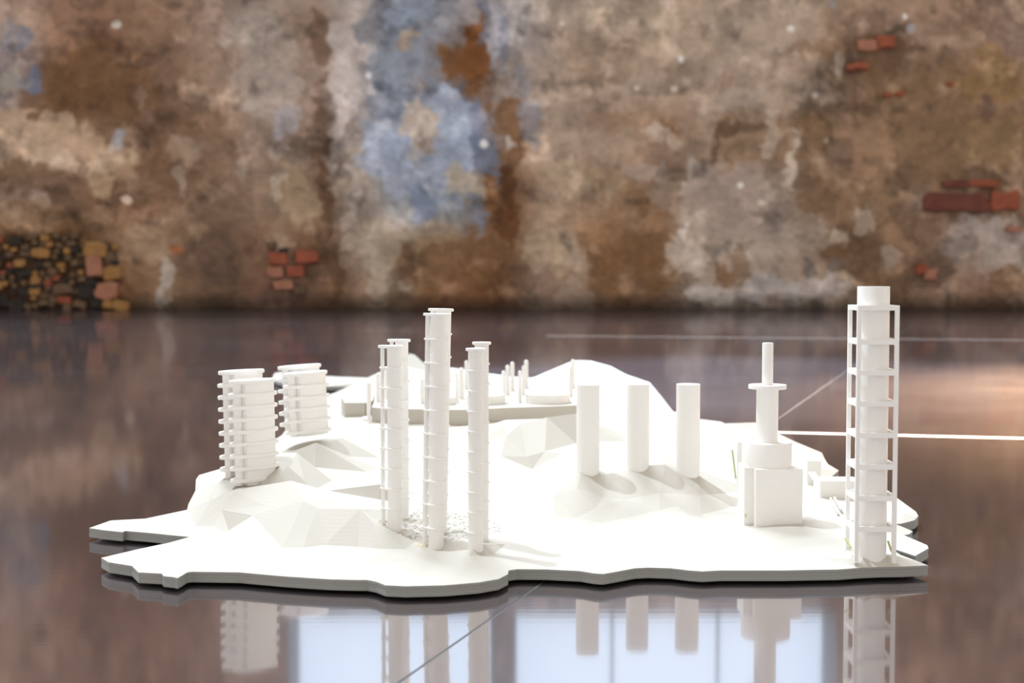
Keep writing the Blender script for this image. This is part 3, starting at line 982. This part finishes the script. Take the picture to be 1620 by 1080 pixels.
# ------------------------------------------------------------------ clustered towers
def capsule(x0, y0, r0, x1, y1, r1, n=12):
    """outline around two circles: hull"""
    pts = []
    for (x, y, r) in ((x0, y0, r0), (x1, y1, r1)):
        for i in range(28):
            t = 2 * math.pi * i / 28
            pts.append((x + r * math.cos(t), y + r * math.sin(t)))
    pts = sorted(set(pts))
    def half(ps):
        h = []
        for p in ps:
            while len(h) >= 2 and (h[-1][0] - h[-2][0]) * (p[1] - h[-2][1]) - (h[-1][1] - h[-2][1]) * (p[0] - h[-2][0]) <= 0:
                h.pop()
            h.append(p)
        return h
    a = half(pts); b = half(pts[::-1])
    return a[:-1] + b[:-1]


def circ(x, y, r, n=32):
    return [(x + r * math.cos(2 * math.pi * i / n), y + r * math.sin(2 * math.pi * i / n)) for i in range(n)]


def clustered(base, top, Yb, ringpx, colpx, polepx, poledx, backdx, backdy, backring, label, taper=1.0, pole=True):
    """base/top: pixel of the front shaft's foot and head; sizes in pixels at distance Yb"""
    u = Yb / F
    p = PY(base[0], base[1], Yb)
    h = (base[1] - top[1]) * u
    lean = math.atan2((top[0] - base[0]) * u, h)
    o = thing('clustered_tower', tuple(p), label, 'model tower', 'tall clustered towers', rot=(0, lean, 0))
    r = colpx / 2 * u
    rp = polepx / 2 * u
    px_, py_ = poledx * u, 0.0012
    bx, by = backdx * u, backdy
    rb = r * 0.96
    tz = 0.004     # stuck this deep into the ground
    def body(x, y, rr, zt, zb=-tz):
        return MB().lathe([(rr, zb), (rr * taper, zt)], x, y, 40)
    body(0, 0, r, h).obj('shaft', M_TOWER, o, True)
    dzb = backring
    body(bx, by, rb, h + dzb).obj('shaft', M_TOWER, o, True)
    if pole:
        body(px_, py_, rp, h).obj('pole', M_TOWER, o, True)
        body(bx + px_ * 0.9, by + py_, rp, h + dzb).obj('pole', M_TOWER, o, True)
    sp = ringpx * u
    over = 2.0 * u
    th = 3.1 * u
    n = int((h - 0.001) / sp)
    for k in range(n + 1):
        z = h - k * sp
        cap = k == 0
        ov = over * (1.9 if cap else 1)
        s = 1 + (taper - 1) * z / h
        for (x, y, rr, z0) in ((0, 0, r, z), (bx, by, rb, z + dzb)):
            if z0 < 0.002: continue
            if pole:
                pts = capsule(x, y, rr * s + ov, x + px_ * (0.9 if y else 1), y + py_, rp * s + ov)
            else:
                pts = circ(x, y, rr * s + ov)
            MB().prism(pts, z0 - th * (0 if cap else 0.5) - (th * .2 if cap else 0), z0 + th * (1.2 if cap else 0.5), th * 0.2).obj('floor_plate', M_TOWER, o)
    return o


clustered((624.5, 842), (624.5, 547), .391, 32.1, 21.5, 6.2, -19, 7.5, .011, .0014,
          'shorter left clustered tower with thin pole, in front of the raised platform', 1.03)
clustered((690, 855), (697, 496), .3795, 37.6, 24.5, 7.4, -19, 2.0, .011, .0012,
          'tallest clustered tower, standing between the two shorter ringed towers', 1.12)
clustered((752.5, 863), (753, 551), .371, 32.2, 23.5, 6.0, 6, 8, .011, .0013,
          'right-hand clustered tower without visible pole, nearest the coast', 1.03, pole=False)

# ------------------------------------------------------------------ curved apartment towers
def ell(cx, cy, a, b, rot, t0=0, t1=2 * math.pi, n=40, full=True):
    pts = []
    m = n if full else n - 1
    for i in range(n):
        t = t0 + (t1 - t0) * i / m
        x, y = a * math.cos(t), b * math.sin(t)
        pts.append((cx + x * math.cos(rot) - y * math.sin(rot), cy + x * math.sin(rot) + y * math.cos(rot)))
    return pts


def apartment(cpx, ctop, Yc, hw, lev, nlev, label, backoff, rot, foot):
    u = Yc / F
    p = PY(cpx, ctop, Yc)                 # centre of the front roof
    ztop = p.z
    o = thing('apartment_tower', (p.x, p.y, ztop - nlev * lev), label, 'model tower', 'curved apartment towers')
    H = nlev * lev
    o.rotation_euler = (0, -math.radians(foot), 0)
    a, b = hw * u * 1.12, hw * u * 0.58
    def lobe(cx, cy, dz, zlow):
        # drum: long curved wall on the right, a gap, a narrower fin on the left
        aw, bw = a * 0.86, b * 0.82
        w1 = ell(cx, cy, aw, bw, rot, math.radians(-128), math.radians(150), 34, False)
        MB().prism(w1, zlow, H + dz - lev * 0.08).obj('curved_wall', M_TOWER, o, True)
        fin = ell(cx - a * 0.06, cy, aw, bw, rot, math.radians(186), math.radians(214), 10, False)
        fin2 = ell(cx - a * 0.06, cy, aw * 0.80, bw * 0.80, rot, math.radians(214), math.radians(186), 10, False)
        MB().prism(fin + fin2, zlow, H + dz - lev * 0.08).obj('fin_wall', M_TOWER, o, True)
        for k in range(nlev + 1):
            z = H + dz - k * lev
            if z < zlow: continue
            big = ell(cx - a * 0.05, cy, a * (1.05 if k else 1.0), b * 1.0, rot)
            th = lev * 0.30
            MB().prism(big, z - th * (0.8 if k else 0.6), z + th * (0.2 if k else 0.4), th * .18).obj('floor_plate', M_TOWER, o)
    lobe(0, 0, 0, -0.002)
    lobe(*backoff, -0.002)
    # stair core joining the two lobes
    MB().box(backoff[0] * 0.5 - a * .45, backoff[0] * .5 + a * .2, backoff[1] * 0.3, backoff[1] * 0.75, -0.002, H - lev * .3, 0.0002).obj('stair_core', M_TOWER, o)
    return o


apartment(404, 602, .440, 35.5, .00425, 8, 'taller white apartment tower of curved stacked floors at the island\'s left edge',
          (-0.0060, 0.0105, 0.0026), math.radians(38), 1.0)
apartment(489, 590, .505, 34.5, .00455, 5, 'shorter white apartment tower of curved stacked floors, second from the left edge',
          (-0.0040, 0.0105, 0.0022), math.radians(40), 2.5)

# ------------------------------------------------------------------ three plain cylinders
lab = ['left of the three plain round towers on the ridge', 'middle of the three plain round towers on the ridge', 'right of the three plain round towers on the ridge']
for i, (x, yb, yt, Y, w) in enumerate(((930, 746, 606.5, .449, 36.5), (1009, 742, 606, .453, 35.5), (1088, 742, 606, .452, 37.5))):
    u = Y / F
    p = PY(x, yb, Y)
    h = (yb - yt) * u
    r = w / 2 * u
    o = thing('round_tower', tuple(p), 'white ' + lab[i], 'model tower', 'plain round towers on the ridge')
    MB().lathe([(r, -0.003), (r, h - 0.0001), (r - 0.0001, h)], n=48).obj('shaft', M_TOWER, o, True)

# ------------------------------------------------------------------ lattice tower on the right
Y = .3555
u = Y / F
cB = PY(1352, 874, Y)                     # front left corner of the frame at its foot
yaw = math.radians(-1.5)
lt = thing('lattice_tower', tuple(cB), 'tall square lattice tower around a round core at the island\'s right end', 'model tower', rot=(0, 0, yaw))
Wd = 66 * u / math.cos(yaw)
pw = 6.2 * u
Ht = (874 - 482) * u
for ix in (0, 1):
    for iy in (0, 1):
        x0 = ix * (Wd - pw); y0 = iy * (Wd - pw)
        MB().box(x0, x0 + pw, y0, y0 + pw, -0.003, Ht).obj('post', M_TOWER, lt)
bars = [483.5, 537.5, 586.5, 636, 686, 736.5, 787, 836.5]
for i, y in enumerate(bars):
    z = (874 - y) * u
    hb = (4.2 if i else 4.0) * u
    for k in range(4):
        e = 0.00002
        if k == 0: bx = (e, Wd - e, -0.00003, pw * .9)
        if k == 1: bx = (e, Wd - e, Wd - pw * .9, Wd + .00003)
        if k == 2: bx = (-.00003, pw * .9, pw * .9, Wd - pw * .9)
        if k == 3: bx = (Wd - pw * .9, Wd + .00003, pw * .9, Wd - pw * .9)
        MB().box(bx[0], bx[1], bx[2], bx[3], z - hb, z + hb).obj('crossbar', M_TOWER, lt)
# roof plate and core
MB().box(0.0001, Wd - .0001, 0.0001, Wd - .0001, Ht - 5 * u, Ht + 0.00005).obj('roof_plate', M_TOWER, lt)
rc = 25.3 * u
MB().lathe([(rc, -0.004), (rc, Ht + 31.5 * u), (rc - .0001, Ht + 32.5 * u)], Wd / 2, Wd / 2, 56).obj('core', M_TOWER, lt, True)

# ------------------------------------------------------------------ spire on its block
Y = .405
u = Y / F
b0 = PY(1195, 826, Y)
sp = thing('spire_block', tuple(b0), 'white block carrying a drum, a slim shaft with a disc and a spire', 'model tower')
bw = 75 * u
bh = (826 - 741) * u
bd = 0.0155
MB().box(0, bw, 0, bd, -0.004, bh, 0.00015).obj('block', M_TOWER, sp)
MB().box(-14.5 * u, 0.0002, 0.004, bd, -0.003, bh, 0.00015).obj('side_slab', M_TOWER, sp)
cx_, cy_ = 26 * u, 0.0088
rd = 39 * u * 1.02
MB().lathe([(rd, bh - .0002), (rd, bh + 38 * u), (rd - .0001, bh + 38.7 * u)], cx_, cy_, 56).obj('drum', M_TOWER, sp, True)
rs = 17.3 * u * 1.02
zd = bh + 38.7 * u
zs_ = (826 - 615) * u + .0002
MB().lathe([(rs, zd - .0004), (rs, zs_)], cx_, cy_, 44).obj('shaft', M_TOWER, sp, True)
rr = 30.5 * u
MB().lathe([(rr - .0001, zs_ - .0004), (rr, zs_ - .0003), (rr, zs_ + 4 * u), (rr - .0001, zs_ + 4.6 * u)], cx_, cy_, 48).obj('disc', M_TOWER, sp, True)
rt = 8.8 * u
MB().lathe([(rt, zs_ + 4 * u), (rt, (826 - 542.5) * u), (rt - .0001, (826 - 541.5) * u)], cx_, cy_, 32).obj('spire', M_TOWER, sp, True)


def boxthing(name, x0, x1, yb, yt, Y, d, label, cat='model building', sink=0.002, yaw=0.0, group=None):
    u = Y / F
    p = PY(x0, yb, Y)
    o = MB().box(0, (x1 - x0) * u, 0, d, -sink, (yb - yt) * u, 0.00012).obj(name, M_TOWER)
    o.location = p
    o.rotation_euler = (0, 0, yaw)
    return tag(o, label, cat, group)


boxthing('tall_block', 1166, 1206, 764, 698, .47, .016, 'tall plain white block behind the block with the spire')
boxthing('small_block', 1277, 1299, 764, 728, .485, .008, 'small upright white block right of the drum with a ramp leaning on it')
boxthing('low_block', 1297, 1362, 792, 760, .452, .010, 'low wide white block half hidden behind the lattice tower')


def barthing(name, a, b, w, label, cat, group=None):
    """a round bar from point a to point b"""
    a, b = Vector(a), Vector(b)
    d = (b - a)
    L = d.length
    m = MB().lathe([(w / 2, 0), (w / 2, L)], n=14)
    o = m.obj(name, M_TOWER, smooth=True)
    o.location = a
    o.rotation_euler = d.to_track_quat('Z', 'Y').to_euler()
    return tag(o, label, cat, group)


barthing('inclined_pipe', PY(1281, 748, .482), PY(1298, 771, .462), .0012, 'left of two white sloping pipes against the small upright block', 'pipe', 'pipes at the small upright block')
barthing('inclined_pipe', PY(1288, 748, .482), PY(1302, 768, .464), .0010, 'right of two white sloping pipes against the small upright block', 'pipe', 'pipes at the small upright block')
barthing('inclined_pipe', PY(1314, 788, .449), PY(1326, 812, .420), .0008, 'left of two thin white pipes running down from the low wide block', 'pipe', 'pipes at the low wide block')
barthing('inclined_pipe', PY(1320, 787, .449), PY(1331, 806, .426), .0008, 'right of two thin white pipes running down from the low wide block', 'pipe', 'pipes at the low wide block')

# ------------------------------------------------------------------ raised platform, tanks and chimneys
ZP = 0.0250
def plat(pts, z, zb, name, label, cat='model platform', part=False):
    ps = [PZ(x, y, z) for x, y in pts]
    c = sum(ps, Vector()) / len(ps)
    m = MB().prism([(p.x - c.x, p.y - c.y) for p in ps], zb - z, 0, 0)
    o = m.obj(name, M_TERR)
    o.location = (c.x, c.y, z)
    if part:
        o.parent = isl
        o.location = Vector((c.x, c.y, z)) + isl_off
        return tag(o, label)
    return tag(o, label, cat)


plat([(588, 644), (615, 647), (660, 647), (700, 648), (740, 648), (800, 645), (860, 643), (912, 641), (925, 632), (920, 605), (900, 600), (640, 600), (600, 615)], ZP, 0.014,
     'raised_platform', 'long raised platform with a curved front', part=True)
plat([(545, 637), (577, 637), (590, 634), (592, 622), (560, 620), (540, 628)], 0.0248, 0.016, 'low_annex', 'small low white annex left of the raised platform', 'model building')


def tank(x, y0, w, hpx, z0, label):
    p = PZ(x, y0, z0)
    u = p.y / F
    r = w / 2 * u
    p.y += r
    u = p.y / F
    o = MB().lathe([(r, 0), (r, hpx * u - .0002), (r - .0002, hpx * u)], n=48).obj('storage_tank', M_TOWER, smooth=True)
    o.location = p
    return tag(o, label, 'tank', 'tanks on the platform')


tank(868, 640, 72, 15, ZP, 'wide flat white round tank at the right end of the raised platform')
tank(768, 641, 62, 15, ZP, 'wide flat white round tank in the middle of the raised platform')
tank(700, 641, 40, 12, ZP, 'white round tank on the raised platform behind the tallest tower')

CHIM = [(583.5, 604, .600, 7, .0195, 'slim white chimney at the far left, in front of the raised platform'),
        (598, 590, .63, 6.5, ZP, 'slim white chimney second from left, on the platform corner'),
        (612, 581, .647, 6.5, ZP, 'slim white chimney half hidden behind the left clustered tower'),
        (668, 598, .62, 6.5, ZP, 'slim white chimney just left of the tallest clustered tower'),
        (723, 589, .625, 5.5, ZP, 'front chimney of the row between the tallest and right towers'),
        (730, 581, .647, 7.5, ZP, 'middle thicker chimney of the row between the tallest and right towers'),
        (738, 570, .704, 6.0, ZP, 'rear chimney of the row between the tallest and right towers'),
        (796.5, 586, .624, 6.0, ZP, 'front chimney of the row just right of the right clustered tower'),
        (803, 577, .667, 6.5, ZP, 'middle chimney of the row just right of the right clustered tower'),
        (810.5, 572, .693, 6.5, ZP, 'rear chimney of the row just right of the right clustered tower'),
        (822.5, 586, .624, 5.5, ZP, 'front chimney of the row left of the wide right tank'),
        (828, 578, .667, 5.0, ZP, 'middle chimney of the row left of the wide right tank'),
        (832.5, 569, .710, 6.5, ZP, 'rear chimney of the row left of the wide right tank'),
        (903, 578, .660, 5.5, ZP, 'front chimney of the pair above the first round tower'),
        (906.5, 568, .710, 6.5, ZP, 'rear chimney of the pair above the first round tower')]
for x, yt, Y, w, zb, lb in CHIM:
    p = PY(x, yt, Y)
    u = Y / F
    r = w / 2 * u
    h = p.z - zb
    prof = [(r, 0), (r, h - r), (r * .86, h - r * .45), (r * .5, h - r * .1), (r * .12, h)]
    o = MB().lathe(prof, n=18).obj('chimney', M_TOWER, smooth=True)
    o.location = (p.x, p.y, zb)
    tag(o, lb, 'chimney', 'chimneys on the platform')
pc = PZ(591, 661, .0195)
o = MB().lathe([(.0062, -.003), (.0062, 0.0008), (.006, .001)], n=40).obj('round_plinth', M_TOWER, smooth=True)
o.location = (pc.x, pc.y + .004, .0185)
tag(o, 'low round white plinth under the chimney at the far left', 'plinth')

# ------------------------------------------------------------------ small parts of the island
# crumbly rough print around the clustered towers
def crumbs(name, cx, cy, rx, ry, n, smin, smax, mat, seed, kind='stuff'):
    r = random.Random(seed)
    m = MB()
    for i in range(n):
        t = r.uniform(0, 2 * math.pi); d = math.sqrt(r.random())
        x = cx + rx * d * math.cos(t); y = cy + ry * d * math.sin(t)
        z = ground(x, y)
        s = r.uniform(smin, smax)
        v = []
        for q in ((1, 0, 0), (-1, 0, 0), (0, 1, 0), (0, -1, 0), (0, 0, 1), (0, 0, -1)):
            k = s * r.uniform(.6, 1.3)
            v.append((x + q[0] * k * 1.5, y + q[1] * k * 1.3, z + q[2] * k * .7))
        f = [(0, 2, 4), (2, 1, 4), (1, 3, 4), (3, 0, 4), (2, 0, 5), (1, 2, 5), (3, 1, 5), (0, 3, 5)]
        m.add([tuple(Vector(p) + isl_off) for p in v], f)
    o = m.obj(name, mat, isl)
    return tag(o, kind=kind)


c1 = PY(700, 838, .392)
crumbs('rough_print_lumps', c1.x, c1.y + .006, .019, .016, 420, .0002, .0006, M_TERR, 3)
c2_ = PY(671, 849, .381)
o = crumbs('crumb_heap', c2_.x, c2_.y, .0021, .0018, 90, .00015, .0004, M_CRUMB, 4)
tag(o, 'cream crumbs heaped at the foot of the tallest tower')
c3 = PY(604, 836, .392)
o = crumbs('crumb_heap', c3.x, c3.y, .0012, .001, 24, .00012, .0003, M_CRUMB, 5)
tag(o, 'cream crumbs at the foot of the left tower')

# yellow-green cut edges showing in the slots around the blocks
for a_, b_, w in ((PY(1158.5, 712, .468), PY(1164, 757, .462), .0003), (PY(1172, 783, .418), PY(1180, 817, .408), .00025),
                  (PY(1337.5, 852, .362), PY(1346, 866, .358), .0003), (PY(1405, 856, .360), PY(1410, 871, .357), .0003)):
    d = b_ - a_
    m = MB().lathe([(w, 0), (w, d.length)], n=6)
    M4 = Matrix.Translation(Vector(a_) + isl_off) @ d.to_track_quat('Z', 'Y').to_matrix().to_4x4()
    m.v = [tuple(M4 @ Vector(p)) for p in m.v]
    o = m.obj('cut_edge', M_GREEN, isl)
    tag(o, 'thin yellow-green cut edge')
